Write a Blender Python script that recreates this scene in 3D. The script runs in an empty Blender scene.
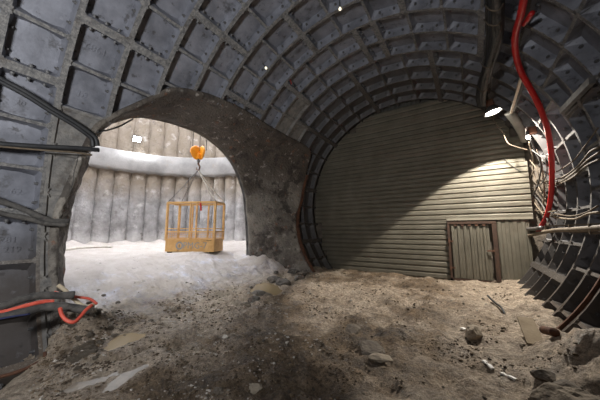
import bpy, bmesh, math, random
from mathutils import Vector, Matrix, noise
random.seed(7)
PI=math.pi; rad=math.radians
COL=bpy.context.scene.collection
# ------------------------------------------------------------------ camera frame (metres; tunnel axis = +y, lining inner radius R)
R=4.03; W=0.75; Z0=5.636
F=253.62; YAW=.5891; PITCH=.124
CAM=Vector((2.041,0,-1.062))
CM=(Matrix.Rotation(YAW,3,'Z')@Matrix.Rotation(PITCH,3,'X'))
FWD=CM@Vector((0,1,0))
def dirv(px,py): return CM@Vector(((px-300)/F,1,(200-py)/F))
def onr(px,py,r=R):                       # where a line of sight meets the cylinder of radius r
    v=dirv(px,py); a=v.x**2+v.z**2; b=2*(v.x*CAM.x+v.z*CAM.z); c=CAM.x**2+CAM.z**2-r*r
    return CAM+v*((-b+math.sqrt(b*b-4*a*c))/(2*a))
def on(px,py,ax,val):
    v=dirv(px,py); return CAM+v*((val-CAM[ax])/v[ax])
def depth(px,py,d): return CAM+dirv(px,py)*d
def cylp(th,y,r): return Vector((r*math.cos(th),y,r*math.sin(th)))

# ------------------------------------------------------------------ object helpers
def tag(o,label=None,cat=None,group=None,kind=None):
    if label:o['label']=label
    if cat:o['category']=cat
    if group:o['group']=group
    if kind:o['kind']=kind
    return o
def empty(name,loc=(0,0,0),rz=0):
    o=bpy.data.objects.new(name,None); o.location=loc; o.rotation_euler=(0,0,rz); COL.objects.link(o); o.empty_display_size=.1; return o
def link(name,bm,mats,parent=None,smooth=False,loc=None):
    bmesh.ops.recalc_face_normals(bm,faces=bm.faces[:])
    me=bpy.data.meshes.new(name); bm.to_mesh(me); bm.free()
    for m in (mats if isinstance(mats,(list,tuple)) else [mats]): me.materials.append(m)
    if smooth:
        for p in me.polygons:p.use_smooth=True
    o=bpy.data.objects.new(name,me); COL.objects.link(o)
    if parent is not None:o.parent=parent
    if loc is not None:o.location=loc
    return o
def raw(name,bm,mats,parent=None,smooth=False):   # without touching normals
    me=bpy.data.meshes.new(name); bm.to_mesh(me); bm.free()
    for m in (mats if isinstance(mats,(list,tuple)) else [mats]): me.materials.append(m)
    if smooth:
        for p in me.polygons:p.use_smooth=True
    o=bpy.data.objects.new(name,me); COL.objects.link(o)
    if parent is not None:o.parent=parent
    return o
def box(bm,c,s,M=None,bev=0):
    r=bmesh.ops.create_cube(bm,size=1)
    vs=r['verts']
    for v in vs: v.co=Vector((v.co.x*s[0],v.co.y*s[1],v.co.z*s[2]))
    if bev:
        es=list({e for v in vs for e in v.link_edges})
        rr=bmesh.ops.bevel(bm,geom=es,offset=bev,segments=1,affect='EDGES',profile=.5)
        vs=list({v for f in rr['faces'] for v in f.verts}|{v for v in vs if v.is_valid})
    for v in vs:
        p=v.co.copy()
        if M is not None:p=M@p
        v.co=p+Vector(c)
    return vs
def frame_of(d):
    d=d.normalized(); u=Vector((0,0,1)) if abs(d.z)<.9 else Vector((1,0,0))
    a=d.cross(u).normalized(); return a,d.cross(a).normalized()
def catmull(P,n=6):
    P=[Vector(p) for p in P]
    if len(P)<3:return P
    Q=[P[0]*2-P[1]]+P+[P[-1]*2-P[-2]]; out=[]
    for i in range(1,len(Q)-2):
        a,b,c,d=Q[i-1:i+3]
        for k in range(n):
            t=k/n
            out.append(.5*((2*b)+(c-a)*t+(2*a-5*b+4*c-d)*t*t+(3*b-a-3*c+d)*t**3))
    out.append(P[-1]); return out
def tube(bm,P,r,seg=8,rough=0,smooth=True,n=6):
    P=catmull(P,n) if smooth else [Vector(p) for p in P]
    rings=[]; a=None
    for i,p in enumerate(P):
        d=(P[min(i+1,len(P)-1)]-P[max(i-1,0)]).normalized()
        if a is None:a,b=frame_of(d)
        else:
            a=(a-d*a.dot(d)).normalized(); b=d.cross(a)
        rr=(r[0]+(r[1]-r[0])*i/(len(P)-1)) if isinstance(r,tuple) else r
        if rough: rr*=1+rough*noise.noise(p*9)
        rings.append([bm.verts.new(p+(a*math.cos(2*PI*k/seg)+b*math.sin(2*PI*k/seg))*rr) for k in range(seg)])
    for A,B in zip(rings,rings[1:]):
        for k in range(seg): bm.faces.new((A[k],A[(k+1)%seg],B[(k+1)%seg],B[k]))
    bm.faces.new(rings[0][::-1]); bm.faces.new(rings[-1])
def cable(name,P,r,mat,label,cat,group=None,seg=8,rough=0,parent=None,n=6):
    bm=bmesh.new(); tube(bm,P,r,seg,rough,n=n)
    o=link(name,bm,mat,parent,True)
    if parent is None: tag(o,label,cat,group)
    return o
def bar(bm,a,b,w,h=None):
    a=Vector(a);b=Vector(b);h=h or w;d=b-a;u,v=frame_of(d)
    q=[bm.verts.new(p+u*sx*w/2+v*sy*h/2) for p in(a,b) for sx,sy in((-1,-1),(1,-1),(1,1),(-1,1))]
    for f in((0,1,2,3),(7,6,5,4),(0,4,5,1),(1,5,6,2),(2,6,7,3),(3,7,4,0)):bm.faces.new([q[i] for i in f])
def cyl(bm,a,b,r,seg=12,r2=None):
    a=Vector(a);b=Vector(b);u,v=frame_of(b-a); r2=r if r2 is None else r2
    A=[bm.verts.new(a+(u*math.cos(2*PI*k/seg)+v*math.sin(2*PI*k/seg))*r) for k in range(seg)]
    B=[bm.verts.new(b+(u*math.cos(2*PI*k/seg)+v*math.sin(2*PI*k/seg))*r2) for k in range(seg)]
    for k in range(seg):bm.faces.new((A[k],A[(k+1)%seg],B[(k+1)%seg],B[k]))
    bm.faces.new(A[::-1]);bm.faces.new(B)
def lathe(bm,prof,c,axis,seg=20):          # prof = [(radius, distance along axis)]
    c=Vector(c);axis=Vector(axis).normalized();u,v=frame_of(axis);L=[]
    for r,h in prof:L.append([bm.verts.new(c+axis*h+(u*math.cos(2*PI*k/seg)+v*math.sin(2*PI*k/seg))*max(r,1e-4)) for k in range(seg)])
    for A,B in zip(L,L[1:]):
        for k in range(seg):bm.faces.new((A[k],A[(k+1)%seg],B[(k+1)%seg],B[k]))

# ------------------------------------------------------------------ materials
def lin(c): return tuple((x/12.92 if x<=.04045 else ((x+.055)/1.055)**2.4) for x in [v/255 for v in c])
def mat(name,c1,c2=None,scale=4,rough=.7,metal=0,bump=.3,bscale=30,c3=None,s3=1.5,t3=(.55,.7),detail=8,bdist=.01,spec=.5,emit=None,es=0):
    m=bpy.data.materials.new(name);m.use_nodes=True;nt=m.node_tree;N=nt.nodes;L=nt.links
    b=N['Principled BSDF'];b.inputs['Roughness'].default_value=rough;b.inputs['Metallic'].default_value=metal
    b.inputs['Specular IOR Level'].default_value=spec
    c1=(*lin(c1),1); c2=(*lin(c2),1) if c2 else c1
    tc=N.new('ShaderNodeTexCoord')
    n=N.new('ShaderNodeTexNoise');n.inputs['Scale'].default_value=scale;n.inputs['Detail'].default_value=detail;n.inputs['Roughness'].default_value=.62
    L.new(tc.outputs['Object'],n.inputs['Vector'])
    r=N.new('ShaderNodeValToRGB');r.color_ramp.elements[0].position=.35;r.color_ramp.elements[1].position=.65
    r.color_ramp.elements[0].color=c1;r.color_ramp.elements[1].color=c2
    L.new(n.outputs['Fac'],r.inputs['Fac']);out=r.outputs['Color']
    if c3:
        n3=N.new('ShaderNodeTexNoise');n3.inputs['Scale'].default_value=s3;n3.inputs['Detail'].default_value=9;n3.inputs['Roughness'].default_value=.7
        L.new(tc.outputs['Object'],n3.inputs['Vector'])
        r3=N.new('ShaderNodeValToRGB');r3.color_ramp.elements[0].position=t3[0];r3.color_ramp.elements[1].position=t3[1]
        L.new(n3.outputs['Fac'],r3.inputs['Fac'])
        mx=N.new('ShaderNodeMixRGB');L.new(r3.outputs['Color'],mx.inputs['Fac']);L.new(out,mx.inputs['Color1']);mx.inputs['Color2'].default_value=(*lin(c3),1)
        out=mx.outputs['Color']
    L.new(out,b.inputs['Base Color'])
    if bump:
        nb=N.new('ShaderNodeTexNoise');nb.inputs['Scale'].default_value=bscale;nb.inputs['Detail'].default_value=6
        L.new(tc.outputs['Object'],nb.inputs['Vector'])
        bp=N.new('ShaderNodeBump');bp.inputs['Strength'].default_value=bump;bp.inputs['Distance'].default_value=bdist
        L.new(nb.outputs['Fac'],bp.inputs['Height']);L.new(bp.outputs['Normal'],b.inputs['Normal'])
    if emit:
        b.inputs['Emission Color'].default_value=(*emit,1);b.inputs['Emission Strength'].default_value=es
    m['out']=out.name
    return m
M_pan=mat('cast_iron_panel',(92,93,99),(124,125,132),2.2,.5,.25,.35,26,c3=(62,60,60),s3=2.3,t3=(.56,.70),bdist=.006)
M_flg=mat('mortared_flange',(72,71,71),(116,113,109),16,.85,0,1,55,c3=(62,54,47),s3=3,bdist=.012)
M_fill=mat('mortar_filling',(86,84,82),(120,116,110),6,.9,0,.8,30,c3=(70,62,54),s3=2.5,bdist=.015)
M_bolt=mat('bolt_steel',(66,66,68),(92,90,88),20,.65,.2,.2,60)
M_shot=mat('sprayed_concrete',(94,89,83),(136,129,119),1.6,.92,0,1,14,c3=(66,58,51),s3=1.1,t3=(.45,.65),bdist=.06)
M_pile=mat('pile_concrete',(116,114,113),(156,153,152),1.6,.9,0,1,9,bdist=.06)
M_beam=mat('beam_concrete',(112,109,107),(140,137,134),.9,.85,0,.6,10,c3=(128,116,102),s3=1.2,t3=(.55,.75),bdist=.02)
M_sheet=mat('galvanised_sheet',(128,122,107),(150,143,127),1.2,.5,.15,.12,40,c3=(120,110,92),s3=1.3,t3=(.6,.8),bdist=.004)
M_sheetd=mat('dull_sheet',(112,110,104),(138,134,124),3,.6,.2,.2,40,c3=(92,82,70),s3=2)
M_rust=mat('rusty_steel',(72,48,38),(104,70,50),9,.85,.1,.6,40,c3=(60,40,32),s3=5)
M_frame=mat('dark_rusty_angle',(54,40,33),(78,57,44),9,.85,.1,.5,40)
M_dark=mat('black_rubber',(26,26,28),(42,42,42),8,.6,0,.3,40)
M_dusty=mat('dusty_cable',(52,50,48),(84,80,75),10,.85,0,.7,40,c3=(38,36,35),s3=6)
M_red=mat('red_rubber',(158,22,24),(190,34,32),3,.42,0,.15,30)
M_orange=mat('orange_red_hose',(176,62,46),(204,92,72),6,.6,0,.2,30)
M_beige=mat('beige_hose',(150,136,114),(182,168,142),6,.7,0,.2,30)
M_pipe=mat('dusty_pipe',(98,86,72),(130,116,98),8,.7,.1,.5,30,c3=(90,72,56),s3=4)
M_wire=mat('tan_wire',(72,62,50),(102,88,70),9,.75,0,.2,30)
M_yel=mat('yellow_orange_paint',(190,146,88),(208,166,106),5,.55,0,.2,30,c3=(150,110,70),s3=3,t3=(.58,.72))
M_hook=mat('orange_paint',(226,140,20),(240,158,34),5,.45,0,.1,30)
M_steel=mat('worn_steel',(86,84,84),(122,118,114),10,.5,.6,.3,40)
M_ltr=mat('grey_stencil',(128,130,130),(150,150,148),12,.7,0,0)
M_stone=mat('dusty_stone',(132,120,104),(164,152,134),5,.92,0,1,20,bdist=.02)
M_stoned=mat('dark_stone',(78,70,62),(112,102,90),5,.95,0,1,16,bdist=.03)
M_mudst=mat('caked_mud',(92,82,70),(128,116,100),5,.95,0,1,14,c3=(60,52,46),s3=4,bdist=.04)
M_crumb=mat('mud_crumb',(60,49,38),(112,95,74),3,.92,0,.6,40)
M_crumbp=mat('pale_crumb',(130,120,108),(190,182,172),3,.92,0,.6,40)
M_pale=mat('pale_stone',(176,168,156),(200,194,184),5,.9,0,.6,20)
M_white=mat('white_wood',(238,234,228),(248,245,240),8,.8,0,.2,30)
M_plank=mat('dusty_board',(128,112,90),(150,134,110),6,.9,0,.5,20)
M_warm=mat('warm_rail_steel',(170,156,138),(190,176,158),9,.7,.1,.3,30)
M_glow=mat('lamp_glass',(255,250,240),None,1,.4,0,0,emit=(1,.96,.86),es=30)
M_glow2=mat('floodlight_glass',(255,255,255),None,1,.4,0,0,emit=(.9,.95,1),es=60)
WORK=470
M_lens=mat('frosted_lens',(255,255,255),None,1,.4,0,0,emit=(.95,.97,1),es=4)
M_bulb=mat('small_bulb_glass',(235,225,190),None,1,.4,0,0,emit=(1,.92,.7),es=1.2)

def zone(m,axis,a,b,c,jit=1.2,scale=1.2,amt=1.0,hf=0):
    """dirt, other tones or painted shade from position a (none) to b (full), with a ragged edge"""
    nt=m.node_tree;N=nt.nodes;L=nt.links;bs=N['Principled BSDF'];src=bs.inputs['Base Color'].links[0].from_socket
    tc=N.new('ShaderNodeTexCoord');g=N.new('ShaderNodeNewGeometry');sp=N.new('ShaderNodeSeparateXYZ');L.new(g.outputs['Position'],sp.inputs[0])
    n=N.new('ShaderNodeTexNoise');n.inputs['Scale'].default_value=scale;n.inputs['Detail'].default_value=9;n.inputs['Roughness'].default_value=.68;L.new(g.outputs['Position'],n.inputs['Vector'])
    j=N.new('ShaderNodeMath');j.operation='MULTIPLY_ADD';L.new(n.outputs['Fac'],j.inputs[0]);j.inputs[1].default_value=jit;L.new(sp.outputs[axis],j.inputs[2])
    mr=N.new('ShaderNodeMapRange');L.new(j.outputs[0],mr.inputs['Value']);mr.inputs['From Min'].default_value=a+jit/2;mr.inputs['From Max'].default_value=b+jit/2;mr.inputs['To Max'].default_value=amt
    mx=N.new('ShaderNodeMixRGB');L.new(mr.outputs[0],mx.inputs['Fac']);L.new(src,mx.inputs['Color1']);mx.inputs['Color2'].default_value=(*lin(c),1)
    L.new(mx.outputs['Color'],bs.inputs['Base Color'])
def spots(m,c,scale,a,b,amt=1):
    nt=m.node_tree;N=nt.nodes;L=nt.links;bs=N['Principled BSDF'];src=bs.inputs['Base Color'].links[0].from_socket
    g=N.new('ShaderNodeNewGeometry');n=N.new('ShaderNodeTexNoise');n.inputs['Scale'].default_value=scale;n.inputs['Detail'].default_value=6;n.inputs['Roughness'].default_value=.6;L.new(g.outputs['Position'],n.inputs['Vector'])
    mr=N.new('ShaderNodeMapRange');L.new(n.outputs['Fac'],mr.inputs['Value']);mr.inputs['From Min'].default_value=a;mr.inputs['From Max'].default_value=b;mr.inputs['To Max'].default_value=amt
    mx=N.new('ShaderNodeMixRGB');L.new(mr.outputs[0],mx.inputs['Fac']);L.new(src,mx.inputs['Color1']);mx.inputs['Color2'].default_value=(*lin(c),1)
    L.new(mx.outputs['Color'],bs.inputs['Base Color'])
zone(M_pan,2,-.9,-2.0,(66,58,50),1.2,1.6,.85);zone(M_flg,2,-1.2,-2.2,(88,76,64),1.0,1.6,.85)
zone(M_pan,1,6.5,9.0,(70,66,62),1.5,1.2,.8);zone(M_flg,1,6.2,8.6,(56,50,45),1.5,1.2,.85)  # lining turns darker and browner towards the far rings
spots(M_flg,(138,134,128),26,.58,.66,.6);spots(M_pan,(58,54,52),7,.60,.68,.7);spots(M_pan,(150,150,156),5,.64,.74,.35)
zone(M_shot,2,.2,1.5,(62,54,46),1.6,1.4,.85);spots(M_shot,(112,72,48),3.6,.61,.65,.6);spots(M_shot,(160,154,146),5,.60,.68,.6);spots(M_shot,(44,38,34),2.4,.54,.60,.7)  # shade of the upper arch painted into the concrete by height
zone(M_pile,2,.6,2.0,(120,104,82),1.8,1.3,.7);zone(M_pile,2,-.9,-1.6,(196,192,190),1.6,1.6,.6);spots(M_pile,(86,80,76),2.2,.6,.7,.7);spots(M_pile,(206,202,198),1.6,.58,.70,.45)
def puddle_mat(name,c,rough=.08):
    m=bpy.data.materials.new(name);m.use_nodes=True;b=m.node_tree.nodes['Principled BSDF']
    b.inputs['Base Color'].default_value=(*lin(c),1);b.inputs['Roughness'].default_value=rough
    N=m.node_tree.nodes;n=N.new('ShaderNodeTexNoise');n.inputs['Scale'].default_value=14
    bp=N.new('ShaderNodeBump');bp.inputs['Strength'].default_value=.05;bp.inputs['Distance'].default_value=.01
    m.node_tree.links.new(n.outputs['Fac'],bp.inputs['Height']);m.node_tree.links.new(bp.outputs['Normal'],b.inputs['Normal'])
    return m
M_pud=puddle_mat('murky_water',(150,130,96),.12)
M_slur=mat('wet_grey_slurry',(100,88,74),(138,124,106),5,.45,0,.4,20,bdist=.01)

# ground: mud in the tunnel, pale cement dust in the shaft (a change of stuff, by place)
def ground_mat():
    m=bpy.data.materials.new('muddy_ground');m.use_nodes=True;nt=m.node_tree;N=nt.nodes;L=nt.links;b=N['Principled BSDF']
    tc=N.new('ShaderNodeTexCoord')
    def ns(s,d=8,r=.6):
        n=N.new('ShaderNodeTexNoise');n.inputs['Scale'].default_value=s;n.inputs['Detail'].default_value=d;n.inputs['Roughness'].default_value=r
        L.new(tc.outputs['Object'],n.inputs['Vector']);return n.outputs['Fac']
    def ramp(s,a,b_,c1=(0,0,0,1),c2=(1,1,1,1)):
        r=N.new('ShaderNodeValToRGB');r.color_ramp.elements[0].position=a;r.color_ramp.elements[1].position=b_
        r.color_ramp.elements[0].color=c1;r.color_ramp.elements[1].color=c2;L.new(s,r.inputs['Fac']);return r.outputs['Color']
    def mix(f,a,b_):
        x=N.new('ShaderNodeMixRGB');L.new(f,x.inputs['Fac']);L.new(a,x.inputs['Color1']);L.new(b_,x.inputs['Color2']);return x.outputs['Color']
    def mth(op,a,b_):
        x=N.new('ShaderNodeMath');x.operation=op;x.use_clamp=False
        for i,v in enumerate((a,b_)):
            if isinstance(v,(int,float)):x.inputs[i].default_value=v
            else:L.new(v,x.inputs[i])
        return x.outputs[0]
    mud=ramp(ns(2.6,10,.74),.36,.66,(*lin((76,62,48)),1),(*lin((150,129,104)),1))
    tan=ramp(ns(7,9,.74),.36,.64,(*lin((138,122,105)),1),(*lin((210,192,170)),1))
    big=ramp(ns(.55,5,.6),.46,.58)
    sep=N.new('ShaderNodeSeparateXYZ');L.new(tc.outputs['Object'],sep.inputs[0])
    # tan, trodden drier dirt towards the right wall
    rt=mth('ADD',mth('MULTIPLY',mth('SUBTRACT',sep.outputs[0],.9),.8),mth('MULTIPLY',mth('SUBTRACT',ns(1.1,6,.6),.5),2.6))
    col=mix(ramp(rt,0,1),mix(big,mud,tan),tan)
    grit=ramp(ns(24,9,.85),.40,.58,(.36,.34,.32,1),(1.35,1.34,1.33,1))
    x=N.new('ShaderNodeMixRGB');x.blend_type='MULTIPLY';x.inputs['Fac'].default_value=.85;L.new(col,x.inputs['Color1']);L.new(grit,x.inputs['Color2']);col=x.outputs['Color']
    pale=ramp(ns(2.2,10,.78),.36,.62,(*lin((176,175,186)),1),(*lin((232,233,246)),1))
    # x shifted by noise
    sh=mth('ADD',mth('MULTIPLY',mth('ADD',sep.outputs[0],3.3),-.5),mth('MULTIPLY',mth('SUBTRACT',ns(.9,7,.65),.5),2.0))
    col=mix(ramp(sh,0,1),col,pale)
    # light dried cement streaks beside the opening
    st=mth('ADD',mth('MULTIPLY',mth('ADD',sep.outputs[0],1.6),-.35),mth('MULTIPLY',mth('SUBTRACT',ns(1.6,9,.72),.53),6))
    streak=N.new('ShaderNodeRGB');streak.outputs[0].default_value=(*lin((188,174,154)),1)
    f=N.new('ShaderNodeMath');f.operation='MULTIPLY';f.use_clamp=True;L.new(ramp(st,0,1),f.inputs[0]);f.inputs[1].default_value=.7
    col=mix(f.outputs[0],col,streak.outputs[0])
    crumb=ramp(ns(5.5,10,.8),.58,.64);dk=N.new('ShaderNodeRGB');dk.outputs[0].default_value=(*lin((54,46,40)),1)
    f2=N.new('ShaderNodeMath');f2.operation='MULTIPLY';L.new(crumb,f2.inputs[0]);f2.inputs[1].default_value=.5;col=mix(f2.outputs[0],col,dk.outputs[0])
    L.new(col,b.inputs['Base Color'])
    wet=ramp(ns(1.3,5,.6),.42,.6,(.45,.45,.45,1),(.95,.95,.95,1))
    L.new(wet,b.inputs['Roughness'])
    h=mth('ADD',ns(7,10,.78),mth('MULTIPLY',ns(28,8,.75),.5))
    bp=N.new('ShaderNodeBump');bp.inputs['Strength'].default_value=1;bp.inputs['Distance'].default_value=.07
    L.new(h,bp.inputs['Height']);L.new(bp.outputs['Normal'],b.inputs['Normal'])
    return m
M_gnd=ground_mat()

# ------------------------------------------------------------------ ground
GZ=-2.68
POOL={'near':[(103,349),(108,342),(118,335),(132,332),(148,334),(143,339),(128,344),(116,350),(107,352)],
'far':[(249,290),(256,284),(266,282),(278,286),(284,291),(276,296),(262,297),(252,294)],
'slur1':[(62,391),(70,384),(88,379),(108,375),(116,378),(104,383),(86,389),(70,394)],
'slur2':[(100,393),(106,384),(120,374),(135,368),(150,362),(152,366),(138,373),(126,383),(112,392)]}
LEVEL={'near':GZ+.02,'far':GZ+.02,'slur1':GZ-.055,'slur2':GZ-.022}
POLY={k:[(p.x,p.y) for p in (on(x,y,2,LEVEL[k]) for x,y in v)] for k,v in POOL.items()}
PUD=[sum((Vector((*p,0)) for p in v),Vector())/len(v) for v in POLY.values()]
def polydist(P,x,y):
    """signed distance to a polygon, negative inside"""
    best=1e9;c=False;j=len(P)-1
    for i in range(len(P)):
        (ax,ay),(bx,by)=P[i],P[j];dx,dy=bx-ax,by-ay;t=max(0,min(1,((x-ax)*dx+(y-ay)*dy)/(dx*dx+dy*dy+1e-9)))
        best=min(best,(x-ax-t*dx)**2+(y-ay-t*dy)**2)
        if (ay>y)!=(by>y) and x<(bx-ax)*(y-ay)/(by-ay)+ax:c=not c
        j=i
    return -math.sqrt(best) if c else math.sqrt(best)
def sstep(a,b,x):
    t=min(1,max(0,(x-a)/(b-a)));return t*t*(3-2*t)
def gh(x,y):
    z=GZ+.84*sstep(-3.6,-6.6,x)
    p=Vector((x,y,0))
    tunnel=1-sstep(-4,-6.5,x)
    z+=.10*noise.noise(p*.8)+(.055*tunnel+.02)*noise.noise(p*2.3+Vector((9,2,0)))
    dry=sstep(.9,2.2,x+.5*noise.noise(p*.9))
    rough=.018+tunnel*(.06-.035*dry)*(.55+.6*noise.noise(p*.7+Vector((3,3,3))))
    z+=rough*noise.fractal(p*5,1.0,2.1,4)
    z-=rough*.9*abs(noise.noise(p*8+Vector((5,1,0))))+rough*.5*abs(noise.noise(p*17))
    # mud heap by the left edge, ridge at the left jamb
    z+=.34*math.exp(-(((x+3.3)/.75)**2+((y-1.65)/.5)**2))*(1+.5*noise.fractal(p*5,1,2,3)+.35*noise.fractal(p*14,1,2,3))
    z-=.55*math.exp(-(((x+3.0)/.75)**2+((y-.35)/.62)**2))
    # spoil against the right wall and against the pillar of the opening
    z+=.16*sstep(2.4,3.2,x)*(1+.9*noise.fractal(p*4,1,2,3))*(1-.5*sstep(5,8,y))
    z+=.42*math.exp(-(((x-3.15)/.5)**2+((y-4.15)/.55)**2))
    z+=.40*math.exp(-(((x+4.6)/.95)**2+((y-7.55)/.9)**2))*(1+.25*noise.fractal(p*4,1,2,3))
    z+=.25*math.exp(-(((x+3.5)/.5)**2+((y-9.2)/.7)**2))
    # wheel-rut / trench between mud and trodden dirt
    z-=.10*math.exp(-((x-.55-.18*math.sin(y*1.3))/.28)**2)*sstep(2.6,3.6,y)*(1-sstep(6.5,8.5,y))
    # rubble foot of the shaft wall
    d=math.hypot(x+9,y-4.7)
    if x<-6:z+=.22*sstep(6.2,7.2,d)*(1+.8*noise.noise(p*2))
    # rims of the pools: the ground dips just under their level
    dk=[(polydist(POLY[k],x,y),k) for k,q in zip(POLY,PUD) if abs(x-q.x)<1.3 and abs(y-q.y)<1.3]
    if dk:
            d,k=min(dk);d+=.045*noise.fractal(p*8,1,2,4)+.02
            t=1-sstep(.10,.45,d)
            z=z*(1-t)+(LEVEL[k]+max(-.03,min(.09,d*.4)))*t
    return z
def lines(segs):
    o=[]
    for a,b,s in segs:
        n=max(1,round((b-a)/s));o+= [a+(b-a)*i/n for i in range(n)]
    o.append(segs[-1][1]);return o
xs=lines([(-16.9,-7,.2),(-7,-4.6,.08),(-4.6,-3.2,.045),(-3.2,3.0,.034),(3.0,4.25,.06)])
ys=lines([(-11.9,-1,.5),(-1,.4,.2),(.4,5,.032),(5,7.5,.05),(7.5,10.6,.08),(10.6,12.6,.2)])
bm=bmesh.new();G=[[bm.verts.new((x,y,gh(x,y))) for x in xs] for y in ys]
for a,b,y0 in zip(G,G[1:],ys):
    for i in range(len(xs)-1):
        if y0>10.9 and xs[i]>-4.2:continue
        if (y0<.4) and xs[i]<-4.45:
            if math.hypot(xs[i]+9,y0-4.7)>7.9:continue
        bm.faces.new((a[i],a[i+1],b[i+1],b[i]))
for v in [v for v in bm.verts if not v.link_faces]:bm.verts.remove(v)
o=raw('floor',bm,M_gnd,None,True);tag(o,'muddy uneven tunnel floor running out into the pale shaft floor',None,None,'structure')

# ------------------------------------------------------------------ outline of the side opening
OA=[(1.34,-3.1),(1.35,-2.0),(1.34,-1.37),(1.38,-.77),(1.52,-.2),(1.61,.2),(1.77,.89),(1.92,1.13),(2.2,1.43),(2.69,1.9),(2.95,2.12),(3.64,2.3),(4.79,2.38),(6.19,2.32),(7.4,2.3),(8.3,2.3),(8.9,2.1),(9.1,1.2),(9.02,.3),(8.7,-.38),(8.5,-1.2),(8.45,-2.0),(8.45,-3.1)]
OB=[(1.75,-3.1),(1.78,-2.0),(1.8,-1.4),(1.8,-.8),(1.85,-.2),(1.95,.4),(2.15,1.3),(2.4,1.6),(2.62,1.78),(2.9,1.95),(3.29,2.08),(3.9,2.18),(4.5,2.2),(5.0,2.17),(5.5,2.03),(5.95,1.82),(6.36,1.5),(6.68,1.1),(6.98,.5),(7.1,0),(7.22,-.8),(7.3,-1.8),(7.35,-3.1)]
def resamp(P,n):
    Q=catmull([Vector((p[0],p[1],0)) for p in P],8);return [(Q[round(i*(len(Q)-1)/n)].x,Q[round(i*(len(Q)-1)/n)].y) for i in range(n+1)]
NA=150
A_=resamp(OA,NA);B_=resamp(OB,NA)
def inside(y,z,P=A_):
    c=False;j=len(P)-1
    for i in range(len(P)):
        (y1,z1),(y2,z2)=P[i],P[j]
        if (z1>z)!=(z2>z) and y<(y2-y1)*(z-z1)/(z2-z1)+y1:c=not c
        j=i
    return c
def outset(P,d):
    o=[]
    for i,(y,z) in enumerate(P):
        a=P[max(i-1,0)];b=P[min(i+1,len(P)-1)];ty,tz=b[0]-a[0],b[1]-a[1];l=math.hypot(ty,tz)+1e-9
        o.append((y-tz/l*d,z+ty/l*d))
    return o

# ------------------------------------------------------------------ lining
def joints(k):
    """angles of the cell walls of strip k: list of (deg, thick)"""
    base={0:141.4,1:124.7,2:106.8,3:91.4,4:69.0}
    p=(k+6)//2
    if p>=4:b=69.0
    elif p<0:b=158.0 if p==-1 else (141.4 if p%2 else 124.7)
    else:b=base[p]
    out={}
    key=(p==3)
    for n in range(-9,10):
        t=b+33*n
        if key and n<0:t=84.4+33*(n+1)
        span=7 if (key and n==-1) else 33
        out[round(t,2)]=1
        if span==33:
            out[round(t+11,2)]=0;out[round(t+22,2)]=0
    return sorted(out.items())
FILLED={-6}
def build_cell(bm,t0,t1,T0,T1,k,D,fine,low,bolts,fw):
    """one pocket of a lining ring: a depth field between two angular walls and two ring flanges"""
    y0=Z0+k*W;y1=y0+W;arc=rad(t1-t0)*R
    a0=(.07 if T0 else .028)/arc;a1=(.07 if T1 else .028)/arc;b=fw/W
    du=.03/arc;dv=.03/W
    def lv(a,c,d,n): return [0,a,a+d]+[a+d+(1-a-c-2*d)*i/n for i in range(1,n)]+[1-c-d,1-c,1]
    U=lv(a0,a1,du,22 if fine else 4);V=lv(b,b,dv,22 if fine else 3)
    nu,nv=len(U),len(V);grid=[]
    for i,u in enumerate(U):
        row=[]
        for j,v in enumerate(V):
            li=min(i,nu-1-i);lj=min(j,nv-1-j);l=min(li,lj)
            uu,vv=u,v
            if li==lj and li in(1,2):
                c=.022 if li==1 else .03
                uu+=(c/arc)*(1 if i<nu/2 else -1);vv+=(c/W)*(1 if j<nv/2 else -1)
            th=rad(t0+(t1-t0)*uu);y=y0+W*vv
            dd=0 if l<2 else D
            if l>=2: dd+=.004*noise.noise(Vector((th*5,y*4,k)))
            else:
                # thin cross ribs stand a little lower than the ring flanges
                if lj>=2 and ((i<2 and not T0) or (i>nu-3 and not T1)): dd+=.03
                dd+=.006*noise.noise(Vector((th*30,y*16,k+.5)))
            row.append(bm.verts.new(cylp(th,y,R+dd)))
        grid.append(row)
    for i in range(nu-1):
        for j in range(nv-1):
            q=(grid[i][j],grid[i+1][j],grid[i+1][j+1],grid[i][j+1])
            c=sum((v.co for v in q),Vector())/4
            if c.x<0 and inside(c.y,c.z):continue
            f=bm.faces.new(q)
            l=min(i,nu-2-i,j,nv-2-j)
            f.material_index=(2 if D<.1 else (0 if l>=1 else 1))
    # rows of bolts
    pts=[]
    if D>.1:
        for T,t,sg,a in((T0,t0,1,a0),(T1,t1,-1,a1)):
            if T:
                for v in(.26,.5,.76):pts.append((rad(t)+sg*rad(t1-t0)*(a+.02/arc),y0+W*v,R+.115,'u',sg))
        for sg,v in((1,b),(-1,1-b)):
            for u in(.3,.72):pts.append((rad(t0+(t1-t0)*u),y0+W*v+sg*.015,R+.12,'v',sg))
    for th,y,r,ax,sg in pts:
        p=cylp(th,y,r)
        if p.x<0 and (inside(y,p.z) or inside(y+.1,p.z)):continue
        d=Vector((-math.sin(th),0,math.cos(th)))*sg if ax=='u' else Vector((0,sg,0))
        bolts.append((p,d))
def add_bolt(bm,p,d,mi=0,s=1):
    n0=len(bm.faces)
    cyl(bm,p-d*.02,p+d*.022*s,.03*s,8);cyl(bm,p+d*.02*s,p+d*.05*s,.019*s,6)
    bm.faces.ensure_lookup_table()
    for f in bm.faces[n0:]:f.material_index=mi
SECT={'wall_right':(-58,36),'ceiling':(36,142),'wall_left':(142,238)}
LAB={'wall_right':'cast iron tunnel lining on the right, cables and hoses running along it',
     'ceiling':'grey cast iron vault overhead with a grid of flanges and sunk panels',
     'wall_left':'cast iron tunnel lining on the left, cut open for the side gallery'}
lining={}
for nm in SECT:lining[nm]=tag(empty(nm,(0,0,0)),LAB[nm],None,None,'structure')
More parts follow.
